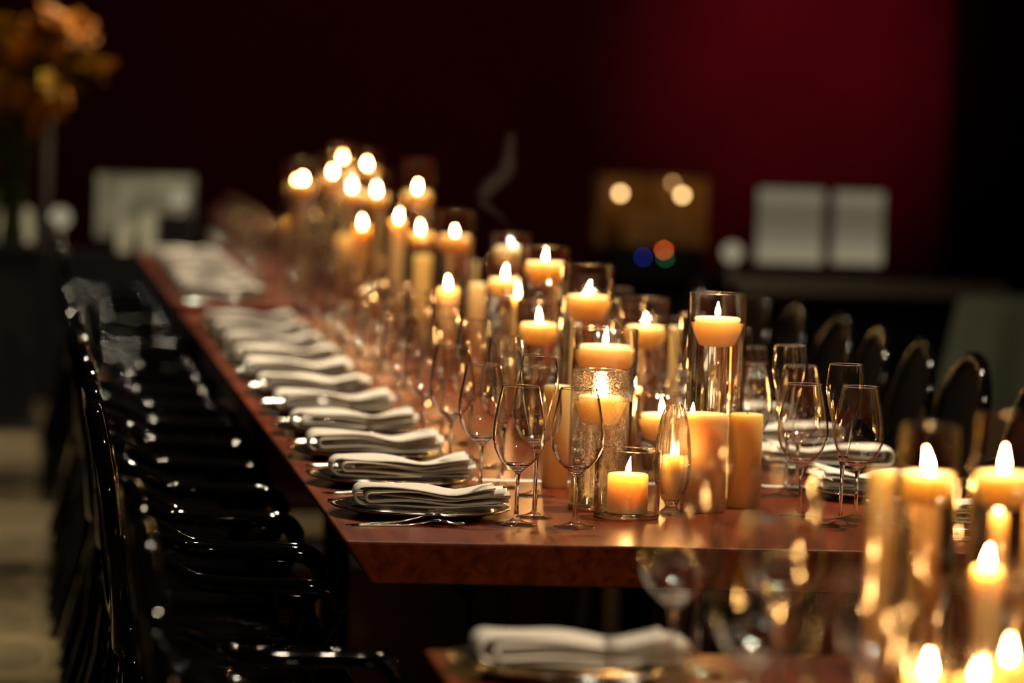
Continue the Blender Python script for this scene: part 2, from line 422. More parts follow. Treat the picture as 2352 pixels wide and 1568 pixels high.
fork_handle = to_mesh('fork_handle', strip([(-.10, .004), (-.098, .0075), (-.08, .007), (-.04, .0045), (.0, .0032), (.03, .0028), (.045, .004), (.055, .0105), (.066, .012)], .003, fb), M['silver'])
def tines():
    bm = bmesh.new()
    for k in range(4):
        y = (k-1.5)*.0062
        tube([(x, y, fb(x)+.001) for x in (.064, .075, .088, .10, .104)], [.0018, .0016, .0015, .0012, .0005], 6, bm=bm)
    return bm
fork_tines = to_mesh('fork_tines', tines(), M['silver'])
knife_handle = to_mesh('knife_handle', strip([(-.115, .004), (-.112, .0085), (-.09, .008), (-.03, .006), (-.005, .0055)], .006, lambda x: .0006), M['silver'])
knife_blade = to_mesh('knife_blade', strip([(-.005, .005), (.01, .0085), (.05, .0105), (.09, .010), (.105, .006), (.112, .001)], .0016, lambda x: .0024), M['silver'])
def fork(loc, rz, ry, label, group):
    t = thing('fork', label, 'fork', loc, rz, group); t.rotation_euler = (0, ry, rz)
    link('handle', fork_handle, t); link('tines', fork_tines, t); return t
def knife(loc, rz, label, group):
    t = thing('table_knife', label, 'knife', loc, rz, group)
    link('handle', knife_handle, t); link('blade', knife_blade, t); return t

def setting(side, px_, py_, where, grp, cutlery=True, glasses=('wine', 'flute', 'wine'), gx=0.0, gs=1.0):
    """side +1: guest on the left edge facing +X; -1: guest on the right edge"""
    def pos(dx, dy): return (px_ + side*dx, py_ + side*dy, TZ)
    j = lambda s_: random.uniform(-s_, s_)
    rz = 0 if side > 0 else math.pi
    t = thing('charger_plate', 'dark silver-rimmed charger plate, ' + where, 'plate', pos(0, 0), 0, 'charger plates, ' + grp)
    link('plate', plate_me, t); rm = link('rim', rim_me, t); rm['label'] = 'thin silver rim'
    n_ = link('napkin', random.choice(NAP), None, pos(.012+j(.004), j(.006)), (0, 0, rz + R(j(3)))); n_.location.z = TZ+.0165
    n_.rotation_euler.z += 0
    tag(n_, 'folded white linen napkin, ' + where, 'napkin', 'napkins, ' + grp)
    if cutlery:
        fork(pos(-.045, -.195), rz+R(3+j(2)), 0, 'flat outer silver fork, ' + where, 'forks, ' + grp)
        f2 = fork(pos(-.045+j(.01), -.176), rz + R(7+j(3)), R(-4.2), 'silver fork leaning on the plate rim, ' + where, 'forks, ' + grp)
        f2.location.z = TZ+.0045
        knife(pos(-.04, .190), rz+R(j(2)), 'silver table knife, ' + where, 'knives, ' + grp)
    g_ = 'stemware, ' + grp
    glass(glasses[0], pos(gx+.159+j(.003), -.13+j(.003)), 'wine glass by the napkin, ' + where, g_)
    glass(glasses[1], pos(gx+.210+j(.006), -.01+j(.01)), 'tall champagne flute, ' + where, g_)
    glass(glasses[2], pos(gx+.259+(.035 if gs > 1 else 0)+j(.003), -.16+j(.003)), 'wine glass nearest the candles, ' + where, g_)
    if gs != 1.0:
        for o_ in list(COL.objects)[-15:]:
            if o_.type == 'EMPTY' and o_.get('group') == g_: o_.scale = (gs,)*3

PITCH_S = .54
for k in range(11):
    setting(+1, .175, 6.91+PITCH_S*k, f'{NTH[k]} left setting of the main table', 'left side of the main table')
for k in range(9):
    setting(-1, TW-.175, 6.85+PITCH_S*k, f'{NTH[k]} right setting of the main table', 'right side of the main table')
for k in range(7):
    setting(+1, .175, 14.12+PITCH_S*k, f'{NTH[k]} left setting of the far table', 'far table', cutlery=k < 3)
for k in range(4):
    setting(+1, .175, 5.00-PITCH_S*k, f'{["farthest", "second", "third", "fourth"][k]} setting of the foreground table', 'foreground table', cutlery=False, gx=-.045, gs=1.14)

# ------------------------------------------------------------------ candles and vases
def flame_mesh(seed, h=.030, w=.0054):
    rnd = random.Random(seed)
    bm = lathe([(0, 0), (w*.55, h*.06), (w*.92, h*.18), (w, h*.30), (w*.82, h*.48), (w*.5, h*.68), (w*.2, h*.88), (0, h)], 10)
    lx, ly = rnd.uniform(-.14, .14), rnd.uniform(-.1, .1)
    for v_ in bm.verts:
        v_.co.x += lx*v_.co.z*(v_.co.z/h); v_.co.y += ly*v_.co.z*(v_.co.z/h)
    return to_mesh('flame', bm, M['flame'])
FL = [flame_mesh(k, h=.026+.003*(k % 4)) for k in range(6)]
wick_me = to_mesh('wick', tube([(0, 0, -.001), (.0006, 0, .005), (.0018, 0, .010)], [.0011, .001, .0008], 6), M['wick'])
def round_prof(r0, r1, h, belly):
    """floating candle: wide rim above, narrowing to a flat base"""
    if belly: pts = [(0, 0), (r1*.8, 0), (r1, .002), (r1+(r0-r1)*.55, h*.25), (r1+(r0-r1)*.88, h*.55), (r0, h*.86), (r0, h*.93), (r0-.003, h), (r0-.008, h-.0005), (.012, h-.004), (0, h-.004)]
    else: pts = [(0, 0), (r1-.003, 0), (r1, .002), (r0-.001, h-.006), (r0, h-.003), (r0-.003, h), (r0-.008, h-.0005), (.012, h-.004), (0, h-.004)]
    return pts
FLOATS = {b_: to_mesh('floating_wax', lathe(round_prof(.043, .0250 if not b_ else .019, .055 if not b_ else .053, b_), 40), M['wax']) for b_ in (0, 1)}
def floating_candle(loc, label, belly=0, scale=1.0, lit=True):
    t = thing('floating_candle', label, 'candle', loc, random.uniform(0, 6), 'floating candles')
    h = .055 if not belly else .053
    w = link('wax', FLOATS[belly], t); w.scale = (scale,)*3
    link('wick', wick_me, t, (0, 0, h*scale-.004))
    if lit: link('flame', random.choice(FL), t, (0, 0, h*scale+.001))
    return t
M['wax_glow'] = wax('deep ivory wax', (0.95, 0.64, 0.24), 0.05, (1.0, 0.96, 0.85))
M['wax_tan'] = wax('tan wax', (0.88, 0.59, 0.26), 0.045, (1.0, 0.97, 0.9))
def pillar(loc, r_, h, label, lit=True, amber=False, off=(0, 0), group='pillar candles', fs=1.0):
    t = thing('pillar_candle', label, 'candle', loc, 0, group)
    bm = lathe([(0, 0), (r_-.002, 0), (r_, .002), (r_, h-.004), (r_-.0015, h-.0008), (r_-.004, h), (r_*.75, h-.001), (r_*.35, h-.006), (0, h-.007)], 40)
    link('wax', to_mesh('pillar_wax', bm, M['wax_amber' if amber else 'wax_tan' if h > .15 else 'wax_glow']), t)
    link('wick', wick_me, t, (off[0], off[1], h-.007))
    if lit: link('flame', random.choice(FL), t, (off[0], off[1], h-.001)).scale = (fs,)*3
    return t
def vase(loc, r_, h, label, water=None, m='vase', group='glass cylinder vases', seg=64, name='cylinder_vase', th=.0035):
    t = thing(name, label, 'vase', loc, random.uniform(0, 6), group)
    wall = [(r_, .0091), (r_, h-.002), (r_-th, h-.002), (r_-th, .0091)]
    if m == 'hammer': wall = [(r_, .0091+(h-.0111)*i/8) for i in range(9)] + [(r_-th, h-.002-(h-.0111)*i/8) for i in range(9)]
    link('glass_wall', to_mesh('glass_wall', lathe(wall, seg, close=True), M[m]), t)
    link('rim', to_mesh('rim', lathe([(r_-th/2+th/2*math.cos(q), h-.0018+th/2*math.sin(q)) for q in [math.pi*i/6 for i in range(7)]], seg, close=True), M['stem']), t)
    link('base', to_mesh('base', lathe([(0, .001), (r_-.006, 0), (r_-.001, .0012), (r_, .004), (r_, .0088), (0, .0088)], seg), M['stem']), t)
    if water:
        ri = r_-.0037
        link('water', to_mesh('water', lathe([(0, .0095), (ri-.004, .0095), (ri, .0135), (ri, water-.001), (ri-.0007, water), (0, water-.0006)], seg), M['water']), t)
    return t
def floater(px, y, r_, h, water, belly, desc, scale=1.0, m='vase', lit=True):
    x = x_at(px, y, TZ+water)
    vase((x, y, TZ), r_, h, desc[0], water, m)
    scale = .79*r_/.043
    hh = .055 if not belly else .053
    floating_candle((x, y, TZ+water-hh*scale+.009), desc[1], belly, scale, lit)
def top_z(py, px, y):      # height above the table of an image point known to stand at distance y
    return at_y(px, py, y).z - TZ
def fl_px(px, y, r_, py_top, py_wax, belly, desc, scale=1.0, m='vase', lit=True):
    """vase whose rim shows at py_top and whose wax rim shows at py_wax"""
    h = top_z(py_top, px, y); wz = top_z(py_wax, px, y)
    floater(px, y, r_, h, wz-.009, belly, desc, scale, m, lit)
def pil_px(px, y, r_, py_top, label, **kw):
    h = top_z(py_top, px, y)
    pillar((x_at(px, y, TZ+h*.6), y, TZ), r_, h, label, **kw)

# front cluster, in focus
fl_px(1648, 7.24, .0565, 672, 728, 0, ('tallest clear cylinder vase standing behind the tan pillar candle', 'floating candle at the top of the tallest front vase'), 1.12)
fl_px(1380, 7.08, .054, 848, 908, 0, ('hammered-glass cylinder vase behind the front wine glass', 'floating candle inside the hammered-glass vase'), 1.02, m='hammer')
fl_px(1390, 7.62, .066, 752, 792, 1, ('wide clear vase standing right behind the hammered-glass vase', 'floating candle in the wide vase behind the hammered one'), 1.2)
fl_px(1350, 8.42, .0585, 607, 678, 0, ('tall clear vase rising behind the wide vase', 'floating candle in the tall vase above the wide one'), 1.1)
fl_px(1482, 8.50, .0545, 682, 748, 1, ('medium clear vase just left of the tallest front vase', 'floating candle in the medium vase left of the tallest'), 1.1)
fl_px(1520, 7.75, .054, 903, 950, 0, ('low clear vase half hidden behind the tallest vase', 'floating candle in the half hidden low vase'), 1.0)
fl_px(1252, 9.0, .0585, 566, 600, 0, ('clear vase with brimming water in the second row of candles', 'floating candle near the rim of the brimming vase'), 1.08)
fl_px(1238, 8.55, .052, 690, 742, 1, ('clear vase below and left of the tall pair of vases', 'floating candle with a doubled flame left of the tall vases'), 1.1)
# short vase with pillar
x, y = at(1438, 1188, TZ).x, at(1438, 1188, TZ).y
vase((x, y, TZ), .0605, .126, 'short clear cylinder vase at the front table edge', None, group='glass cylinder vases')
pillar((x+.001, y, TZ+.0095), .0375, .072, 'short glowing pillar candle inside the short front vase', group='pillar candles')
# pillars round the tall vase
pil_px(1618, 7.08, .042, 948, 'thick tan pillar candle in front of the tallest vase', off=(-.026, -.004), fs=.72)
pil_px(1712, 7.16, .0315, 949, 'brown-orange pillar candle right of the tallest vase', amber=True, lit=False)
pil_px(1278, 7.46, .026, 884, 'dull olive-tan unlit pillar candle left of the hammered vase', lit=False)
pil_px(1546, 8.75, .014, 748, 'slim tan pillar candle beside the medium vase', lit=False)
pil_px(1500, 8.95, .026, 812, 'tan pillar candle behind the medium vase', lit=False)
pil_px(1452, 7.9, .018, 888, 'slim lit pillar candle right of the wide vase')
# ribbed bell-shaped candle glass
def ribbed():
    prof = catmull([(.020, 0), (.022, .004), (.012, .014), (.016, .026), (.030, .055), (.034, .09), (.032, .13), (.026, .17), (.019, .195), (.013, .205)], 4)
    seg = 48; bm = bmesh.new(); rings = []
    inner = [(max(r_-.0028, .003), z) for r_, z in prof if z > .024][::-1]
    for idx, (r_, z) in enumerate([(0, 0)]+prof+inner+[(0, .027)]):
        if r_ < 1e-6: rings.append([bm.verts.new((0, 0, z))]); continue
        k = .0016 if .03 < z < .2 and idx <= len(prof) else 0
        rings.append([bm.verts.new(((r_+k*math.cos(12*2*math.pi*i/seg))*math.cos(2*math.pi*i/seg), (r_+k*math.cos(12*2*math.pi*i/seg))*math.sin(2*math.pi*i/seg), z)) for i in range(seg)])
    for a, c in zip(rings, rings[1:]):
        for i in range(seg):
            q = (i+1) % seg
            if len(a) == 1: bm.faces.new((a[0], c[q], c[i]))
            elif len(c) == 1: bm.faces.new((a[i], a[q], c[0]))
            else: bm.faces.new((a[i], a[q], c[q], c[i]))
    return bm
x, y = at(1541, 1180, TZ).x, at(1541, 1180, TZ).y
t = thing('ribbed_candle_glass', 'ribbed bell-shaped candle glass between the short vase and tan pillar', 'candle holder', (x, y, TZ))
link('glass_wall', to_mesh('ribbed_glass', ribbed(), M['ribbed']), t)
pillar((x, y, TZ+.0275), .020, .082, 'small glowing pillar candle inside the ribbed glass')
# votive seen through the tall vase
x, y = x_at(1664, 9.2, .8), 9.2
vase((x, y, TZ), .026, .07, 'small glass votive holder seen through the tallest vase', None, name='votive_holder')
pillar((x, y, TZ+.0095), .0195, .03, 'tiny candle inside the glass votive holder')

# middle of the table, progressively out of focus
fl_px(1160, 9.7, .050, 588, 640, 1, ('clear vase with a bright candle right of the slim lit pillar', 'bright floating candle left of the brimming vase'))
pil_px(1187, 9.3, .014, 680, 'slim lit taper-like pillar between two vases')
pil_px(1095, 10.0, .022, 650, 'unlit tan pillar candle in the blurred middle', lit=False)
pil_px(1027, 10.2, .026, 662, 'lit pillar candle at the left of the middle row')
fl_px(1174, 10.3, .056, 536, 566, 0, ('dark unlit clear vase in the middle of the row', 'unlit floating candle in the dark middle vase'), lit=False)
fl_px(1045, 11.1, .058, 484, 540, 1, ('blurred clear vase with broad glowing candle past mid-table', 'broad floating candle past mid-table'), 1.2)
fl_px(966, 11.8, .050, 478, 534, 0, ('blurred clear vase left of the broad glowing candle', 'floating candle left of the broad one'), 1.1)
pil_px(968, 11.3, .028, 586, 'amber pillar candle below the left blurred vase', amber=True, lit=False)
fl_px(958, 12.6, .056, 366, 440, 0, ('very tall blurred vase standing apart near the far table end', 'floating candle in the tall vase standing apart'))
pil_px(912, 12.2, .026, 505, 'lit pillar candle near the far table end')
pil_px(1082, 11.6, .02, 600, 'slim unlit pillar behind the broad candle', lit=False)
pil_px(830, 12.9, .026, 520, 'lit amber pillar at the far end of the main table', amber=True)
# far table cluster
far = [(697, 14.6, 366, 418), (787, 15.4, 332, 368), (764, 14.9, 352, 402), (843, 15.1, 348, 385), (808, 14.3, 380, 436), (865, 14.2, 392, 446), (722, 15.8, 396, 446), (683, 16.2, 380, 424)]
words = ['leftmost bright', 'highest', 'second highest left', 'right high', 'central low', 'lowest right', 'dim left', 'faint far left']
for (px, y, a, b_), w in zip(far, words):
    fl_px(px, y, .055, a, b_, 0, (f'blurred tall vase with the {w} flame of the far cluster', f'floating candle with the {w} flame of the far cluster'))
pil_px(838, 14.7, .026, 476, 'lit pillar candle low in the far cluster')
pil_px(670, 15.5, .026, 505, 'lit pillar candle at the left foot of the far cluster')
pil_px(800, 14.0, .045, 540, 'thick amber pillar candle at the front of the far cluster', amber=True, lit=False)
# foreground table, blurred
fl_px(2132, 4.9, .043, 975, 1085, 0, ('blurred foreground vase with floating candle right of the slender pillar', 'blurred foreground floating candle right of the slender pillar'), .9)
fl_px(2306, 4.85, .046, 950, 1085, 0, ('blurred foreground vase at the right picture edge', 'blurred foreground floating candle at the right picture edge'), .95)
pil_px(2016, 4.95, .0185, 1078, 'slender orange unlit pillar candle in the right foreground', amber=True, lit=False)
pil_px(2130, 5.08, .034, 1150, 'thick amber pillar candle behind the foreground vase', amber=True, lit=False)
pil_px(2262, 4.55, .018, 1300, 'lit slim pillar candle low between the foreground vases')
pil_px(2308, 5.05, .018, 1222, 'lit slim pillar candle under the right edge vase')
for px, y, py, nm in ((2128, 4.15, 1552, 'left'), (2242, 4.0, 1560, 'middle'), (2312, 4.1, 1518, 'right')):
    pil_px(px, y, .03, py, f'{nm} of three low lit candles at the bottom right corner')

# ------------------------------------------------------------------ black armchairs
def chair_parts():
    P = []
    bm = bmesh.new()                                                # seat: rounded trapezoid pad
    pts = []
    for sx, sy, w in ((.23, 1, .232), (.23, -1, .232), (-.175, -1, .19), (-.175, 1, .19)): pts.append((sx, sy*w))
    a = [bm.verts.new((x, y, .475)) for x, y in pts]; c = [bm.verts.new((x*.97, y*.97, .43)) for x, y in pts]
    for i in range(4): bm.faces.new((a[i], a[(i+1) % 4], c[(i+1) % 4], c[i]))
    bm.faces.new(a); bm.faces.new(c[::-1])
    bmesh.ops.bevel(bm, geom=list(bm.edges), offset=.018, segments=4, profile=.5, affect='EDGES')
    P.append(('seat', bm))
    tilt = math.tan(R(8))
    def bx(z): return -.165-(z-.47)*tilt
    bm = bmesh.new(); n_ = 40; rr = 8                                # oval back panel, slightly dished
    rows = []
    for k in range(rr+1):
        s_ = k/rr; ring = []
        for i in range(n_):
            an = 2*math.pi*i/n_; yy, zz = .192*s_*math.cos(an), .715+.212*s_*math.sin(an)
            ring.append((yy, zz, -.012*(1-(yy/.2)**2)))
        rows.append(ring)
    for off in (0, -.010):
        V = [[bm.verts.new((bx(zz)+d_+off, yy, zz)) for yy, zz, d_ in ring] for ring in rows[1:]]
        cc = bm.verts.new((bx(.715)-.012+off, 0, .715))
        for i in range(n_):
            j = (i+1) % n_
            bm.faces.new((cc, V[0][i], V[0][j]) if not off else (cc, V[0][j], V[0][i]))
            for a_, c_ in zip(V, V[1:]): bm.faces.new((a_[i], a_[j], c_[j], c_[i]) if not off else (a_[j], a_[i], c_[i], c_[j]))
    P.append(('back_panel', bm))
    path = [(bx(.715+.214*math.sin(an))-.012*(1-(.194*math.cos(an)/.2)**2)*1.0-.004, .194*math.cos(an), .715+.214*math.sin(an)) for an in [2*math.pi*i/48 for i in range(49)]]
    P.append(('back_frame', tube(path, .0155, 10)))
    for s_ in (1, -1):
        arm = spline([(bx(.70)-.002, s_*.192, .715), (-.125, s_*.222, .685), (-.05, s_*.242, .652), (.10, s_*.247, .648), (.165, s_*.246, .640), (.185, s_*.242, .60), (.150, s_*.236, .53), (.135, s_*.232, .455)], 6)
        P.append(('armrest', tube(arm, [.014]*12+[.0155]*14+[.014]*(len(arm)-26), 10)))
        P.append(('leg', tube([(.195, s_*.205, .44), (.2, s_*.207, .25), (.205, s_*.208, .0)], [.022, .018, .012], 10)))
        P.append(('leg', tube(spline([(bx(.56), s_*.13, .555), (-.165, s_*.165, .46), (-.185, s_*.172, .28), (-.26, s_*.178, .0)], 5), [.014]*4+[.020]*6+[.015]*6, 10)))
    return [(n_, to_mesh(n_, b_, M['satin' if n_ == 'back_panel' else 'chair'])) for n_, b_ in P]
CP = chair_parts()
def chair(loc, rz, label, group):
    t = thing('armchair', label, 'chair', loc, rz, group)
    for n_, me in CP: link(n_, me, t)
    return t
for k in range(12):
    chair((-.17+random.uniform(-.015, .015), 6.89+PITCH_S*k, 0), R(random.uniform(-2, 2)), f'{NTH[k]} glossy black armchair along the left side of the main table', 'chairs along the left side')
for k in range(12):
    chair((TW+.18+random.uniform(-.02, .02), 6.86+PITCH_S*k, 0), math.pi+R(random.uniform(-3, 3)), f'{NTH[k]} glossy black armchair along the right side of the main table', 'chairs along the right side')
for k in range(5):
    chair((-.17, 14.12+PITCH_S*k, 0), R(random.uniform(-2, 2)), f'{NTH[k]} black armchair at the far table, blurred at left', 'chairs at the far table')
chair((-.15, 5.55, 0), R(2), 'black armchair beside the gap between tables at bottom left', 'chairs at the foreground table')
chair((-.15, 5.0, 0), R(-2), 'black armchair at the foreground table, cut by the bottom edge', 'chairs at the foreground table')

# ------------------------------------------------------------------ background: left
YB = 18.9
def zpx(px, py, y): return at_y(px, py, y).z
M['cream'] = emit('lit cream shade', (0.85, 0.70, 0.38), 0.2)
M['globe'] = emit('lit globe', (0.85, 0.74, 0.48), 0.24)
M['screen'] = emit('glowing pale panel', (0.60, 0.52, 0.30), 0.16)
nt = M['screen'].node_tree; tc = nt.nodes.new('ShaderNodeTexCoord'); nz = nt.nodes.new('ShaderNodeTexNoise'); nz.inputs['Scale'].default_value = 7
rp = nt.nodes.new('ShaderNodeValToRGB'); rp.color_ramp.elements[0].position = .35; rp.color_ramp.elements[1].position = .68
rp.color_ramp.elements[0].color = (.30, .26, .15, 1); rp.color_ramp.elements[1].color = (.8, .68, .38, 1)
nt.links.new(tc.outputs['Object'], nz.inputs['Vector']); nt.links.new(nz.outputs['Fac'], rp.inputs[0])
nt.links.new(rp.outputs[0], [n for n in nt.nodes if n.type == 'EMISSION'][0].inputs[0])
M['grey'] = simple('grey metal', (0.42, 0.38, 0.34), 0.4, metal=.3)
M['cloth_black'] = simple('black table cloth', (0.012, 0.011, 0.012), 0.9, spec=.05)
# draped sideboard
x0, x1 = x_at(-260, YB, .7), x_at(520, YB, .7); zt = zpx(200, 575, YB)
t = thing('draped_sideboard', 'black draped sideboard in the blurred left background', 'sideboard', ((x0+x1)/2, YB, 0))
w2 = (x1-x0)/2
link('top', to_mesh('top', box((-w2, -.32, zt-.03), (w2, .32, zt), .008), M['cloth_black']), t)
bm = bmesh.new(); n_ = 90; a, c = [], []
per = [(-w2, -.32), (w2, -.32), (w2, .32), (-w2, .32)]
for i in range(n_):
    s_ = i/n_*4; e_ = int(s_); f_ = s_-e_
    p, q = Vector(per[e_]), Vector(per[(e_+1) % 4]); v_ = p.lerp(q, f_); nrm = Vector(((q-p).y, -(q-p).x)).normalized()
    o_ = .015*math.sin(i*1.9)
    a.append(bm.verts.new((v_.x, v_.y, zt-.002))); v_ = v_+nrm*(.02+o_); c.append(bm.verts.new((v_.x, v_.y, .01)))
for i in range(n_): bm.faces.new((a[i], a[(i+1) % n_], c[(i+1) % n_], c[i]))
link('drape', to_mesh('drape', bm, M['cloth_black']), t)
# glowing panel standing on the sideboard
def panel(name, label, cat, px0, px1, py0, py1, y, zbase, m, frame=.012, split=None):
    xa, xb = x_at(px0, y, 1), x_at(px1, y, 1); z0, z1 = zpx((px0+px1)/2, py1, y), zpx((px0+px1)/2, py0, y)
    t = thing(name, label, cat, ((xa+xb)/2, y, zbase)); hw = (xb-xa)/2; z0 -= zbase; z1 -= zbase
    link('casing', to_mesh('casing', box((-hw-frame, .006, z0-frame), (hw+frame, .04, z1+frame), .005), M['black'], False), t)
    link('screen', to_mesh('screen', box((-hw, 0, z0), (hw, .0055, z1)), m, False), t)
    if z0 > .03:
        link('stand', to_mesh('stand', box((-.03, .012, .012), (.03, .034, z0-frame), .004), M['black'], False), t)
    link('base', to_mesh('base', box((-.11, -.06, 0), (.11, .10, .012), .004), M['black'], False), t)
    return t
panel('glowing_panel', 'pale glowing rectangular panel in the blurred left background', 'screen', 222, 446, 402, 548, YB+.1, zt, M['screen'])
def globe_lamp(px, py, y, rad, zbase, label, m):
    x = x_at(px, y, 1); z = zpx(px, py, y)
    t = thing('globe_lamp', label, 'lamp', (x, y, zbase), 0)
    bm = bmesh.new(); bmesh.ops.create_uvsphere(bm, u_segments=24, v_segments=14, radius=rad)
    bmesh.ops.translate(bm, verts=bm.verts, vec=(0, 0, z-zbase)); link('globe', to_mesh('globe', bm, m), t)
    h = max(z-zbase-rad*.97, .008)
    link('foot', to_mesh('foot', lathe([(0, 0), (rad*.8, 0), (rad*.8, .005), (rad*.3, .008), (rad*.22, h*.6), (rad*.3, h), (0, h)], 20), M['grey']), t)
globe_lamp(412, 455, YB-.1, .045, zt, 'round pale globe lamp at the right of the glowing panel', M['globe'])
globe_lamp(140, 500, YB-.12, .05, zt, 'round pale globe lamp left of the glowing panel', M['globe'])
def jar(px, y, r_, py0, zbase, label, m):
    x = x_at(px, y, zbase); h = zpx(px, py0, y)-zbase
    t = thing('lantern_jar', label, 'lantern', (x, y, zbase))
    link('shade', to_mesh('shade', lathe([(0, .012), (r_, .012), (r_*1.05, h*.5), (r_*.9, h-.012), (0, h-.012)], 24), m), t)
    link('base', to_mesh('base', lathe([(0, 0), (r_*1.1, 0), (r_*1.1, .011), (0, .011)], 24), M['grey']), t)
    link('lid', to_mesh('lid', lathe([(0, h-.0115), (r_, h-.0115), (r_*.6, h), (0, h)], 24), M['grey']), t)
jar(284, YB-.16, .032, 505, zt, 'small cream lantern jar, left of two before the glowing panel', M['cream'])
jar(338, YB-.16, .034, 485, zt, 'small cream lantern jar, right of two before the glowing panel', M['cream'])
x = x_at(400, YB-.2, zt); h = zpx(400, 492, YB-.2)-zt
b_ = link('storage_box', to_mesh('storage_box', box((-.085, -.05, 0), (.085, .05, h), .006), M['black'], False), None, (x, YB-.2, zt)); tag(b_, 'small dark box before the right end of the glowing panel', 'box')
jar(34, YB-.15, .085, 474, zt, 'wide cream lampshade lantern at the left picture edge', M['cream'])
# pole
x = x_at(112, 19.6, 1.4)
t = thing('floor_pole', 'slim pale upright pole behind the yellow flowers', 'pole', (x, 19.6, 0))
link('shaft', to_mesh('shaft', lathe([(0, .03), (.021, .03), (.021, CEIL-.25), (0, CEIL-.25)], 16), M['grey']), t)
link('base', to_mesh('base', lathe([(0, 0), (.16, 0), (.16, .012), (.03, .03), (0, .03)], 32), M['grey']), t)
# flower arrangement on a pedestal
YF = 17.0
M['petal_o'] = simple('orange petal', (0.55, 0.20, 0.002), 0.6, noise=(30, .2))
M['petal_y'] = simple('yellow petal', (0.42, 0.25, 0.006), 0.6, noise=(30, .2))
M['leaf'] = simple('green leaf', (0.035, 0.055, 0.008), 0.5, noise=(20, .3))
xf = x_at(34, YF, 1.3); zv = zpx(40, 560, YF)
t = thing('pedestal', 'black pedestal carrying the flower vase at far left', 'pedestal', (xf, YF, 0))
link('column', to_mesh('column', box((-.11, -.11, .03), (.11, .11, zv-.03), .006), M['black'], False), t)
link('top', to_mesh('top', box((-.14, -.14, zv-.03), (.14, .14, zv), .006), M['black'], False), t)
link('base', to_mesh('base', box((-.14, -.14, 0), (.14, .14, .03), .006), M['black'], False), t)
t = thing('flower_arrangement', 'tall arrangement of orange and yellow flowers at the upper left', 'flowers', (xf, YF, zv))
M['green_glass'] = simple('dark green glazed vase', (0.02, 0.035, 0.008), 0.25)
link('vase', to_mesh('vase', lathe(catmull([(0, 0), (.05, 0), (.055, .03), (.045, .10), (.05, .17), (.045, .17), (.038, .10), (.0, .03)], 4), 28), M['green_glass']), t)
rnd = random.Random(5)
petal = bmesh.new()
def bloom_mesh(m, seed):
    rn = random.Random(seed); bm = bmesh.new()
    for layer, (n_, tilt_, L) in enumerate(((7, 35, .062), (6, 62, .05))):
        for k in range(n_):
            an = 2*math.pi*(k+.5*layer)/n_ + rn.uniform(-.15, .15); rows = []
            for i in range(5):
                u = i/4; w = .024*math.sin(math.pi*(.12+.83*u)); r_ = .006+L*u*math.cos(R(tilt_)*(1-.35*u)); z = L*u*math.sin(R(tilt_)*(1-.5*u))
                rows.append([bm.verts.new((r_*math.cos(an)-s_*w*math.sin(an), r_*math.sin(an)+s_*w*math.cos(an), z+.004*abs(s_))) for s_ in (-1, 0, 1)])
            for a_, c_ in zip(rows, rows[1:]):
                for q in (0, 1): bm.faces.new((a_[q], a_[q+1], c_[q+1], c_[q]))
    bmesh.ops.create_uvsphere(bm, u_segments=8, v_segments=6, radius=.012)
    return to_mesh('bloom', bm, m)
BL = [bloom_mesh(M['petal_o'], 1), bloom_mesh(M['petal_y'], 2), bloom_mesh(M['petal_o'], 3)]
spots = [(120, 45), (105, 95), (150, 90), (190, 130), (215, 160), (175, 75), (60, 120), (20, 110), (-20, 140), (110, 150), (60, 190), (130, 215), (110, 255), (10, 190), (-30, 230), (45, 195), (85, 130), (140, 120), (25, 255), (-10, 90), (75, 265), (195, 110), (230, 165), (90, 70), (130, 65), (80, 160), (30, 150), (160, 160), (110, 200), (120, 235), (100, 280), (15, 215), (65, 225), (0, 60), (145, 190)]
for i, (px, py) in enumerate(spots):
    y = YF + rnd.uniform(-.14, .14)
    p = at_y(px, py, y) - Vector((xf, YF, zv))
    f_ = link('bloom', BL[i % 3] if i % 3 else BL[(i//3) % 2], t, p, (rnd.uniform(-1.3, .3), rnd.uniform(-.9, .9), rnd.uniform(0, 6)))
    f_.scale = (rnd.uniform(1.1, 1.6),)*3
    mid = Vector((p.x*.45, p.y*.4, .17+(p.z-.17)*.55))
    link('stem', to_mesh('stem', tube(spline([(rnd.uniform(-.02, .02), rnd.uniform(-.02, .02), .12), mid, p], 5), .003, 5), M['leaf']), t)
def leaf_mesh():
    bm = bmesh.new(); rows = []
    for i in range(7):
        u = i/6; w = .022*math.sin(math.pi*min(1, .05+.95*u))**.8; z = .02*math.sin(math.pi*u)-.08*u*u
        rows.append([bm.verts.new((.17*u, s_*w, z+.006*abs(s_))) for s_ in (-1, 0, 1)])
    for a_, c_ in zip(rows, rows[1:]):
        for q in (0, 1): bm.faces.new((a_[q], a_[q+1], c_[q+1], c_[q]))
    return to_mesh('leaf', bm, M['leaf'])
LF = leaf_mesh()
for i in range(46):
    px, py = rnd.uniform(-60, 150), rnd.uniform(120, 300)
    if i > 28: px, py = rnd.uniform(-40, 72), rnd.uniform(300, 440)
    p = at_y(px, py, YF+rnd.uniform(-.13, .13)) - Vector((xf, YF, zv))
    l_ = link('leaf', LF, t, p, (rnd.uniform(-.6, .6), rnd.uniform(.2, 1.3) if i > 28 else rnd.uniform(-1, 1), rnd.uniform(0, 6)))
    l_.scale = (rnd.uniform(.6, 1.0),)*3

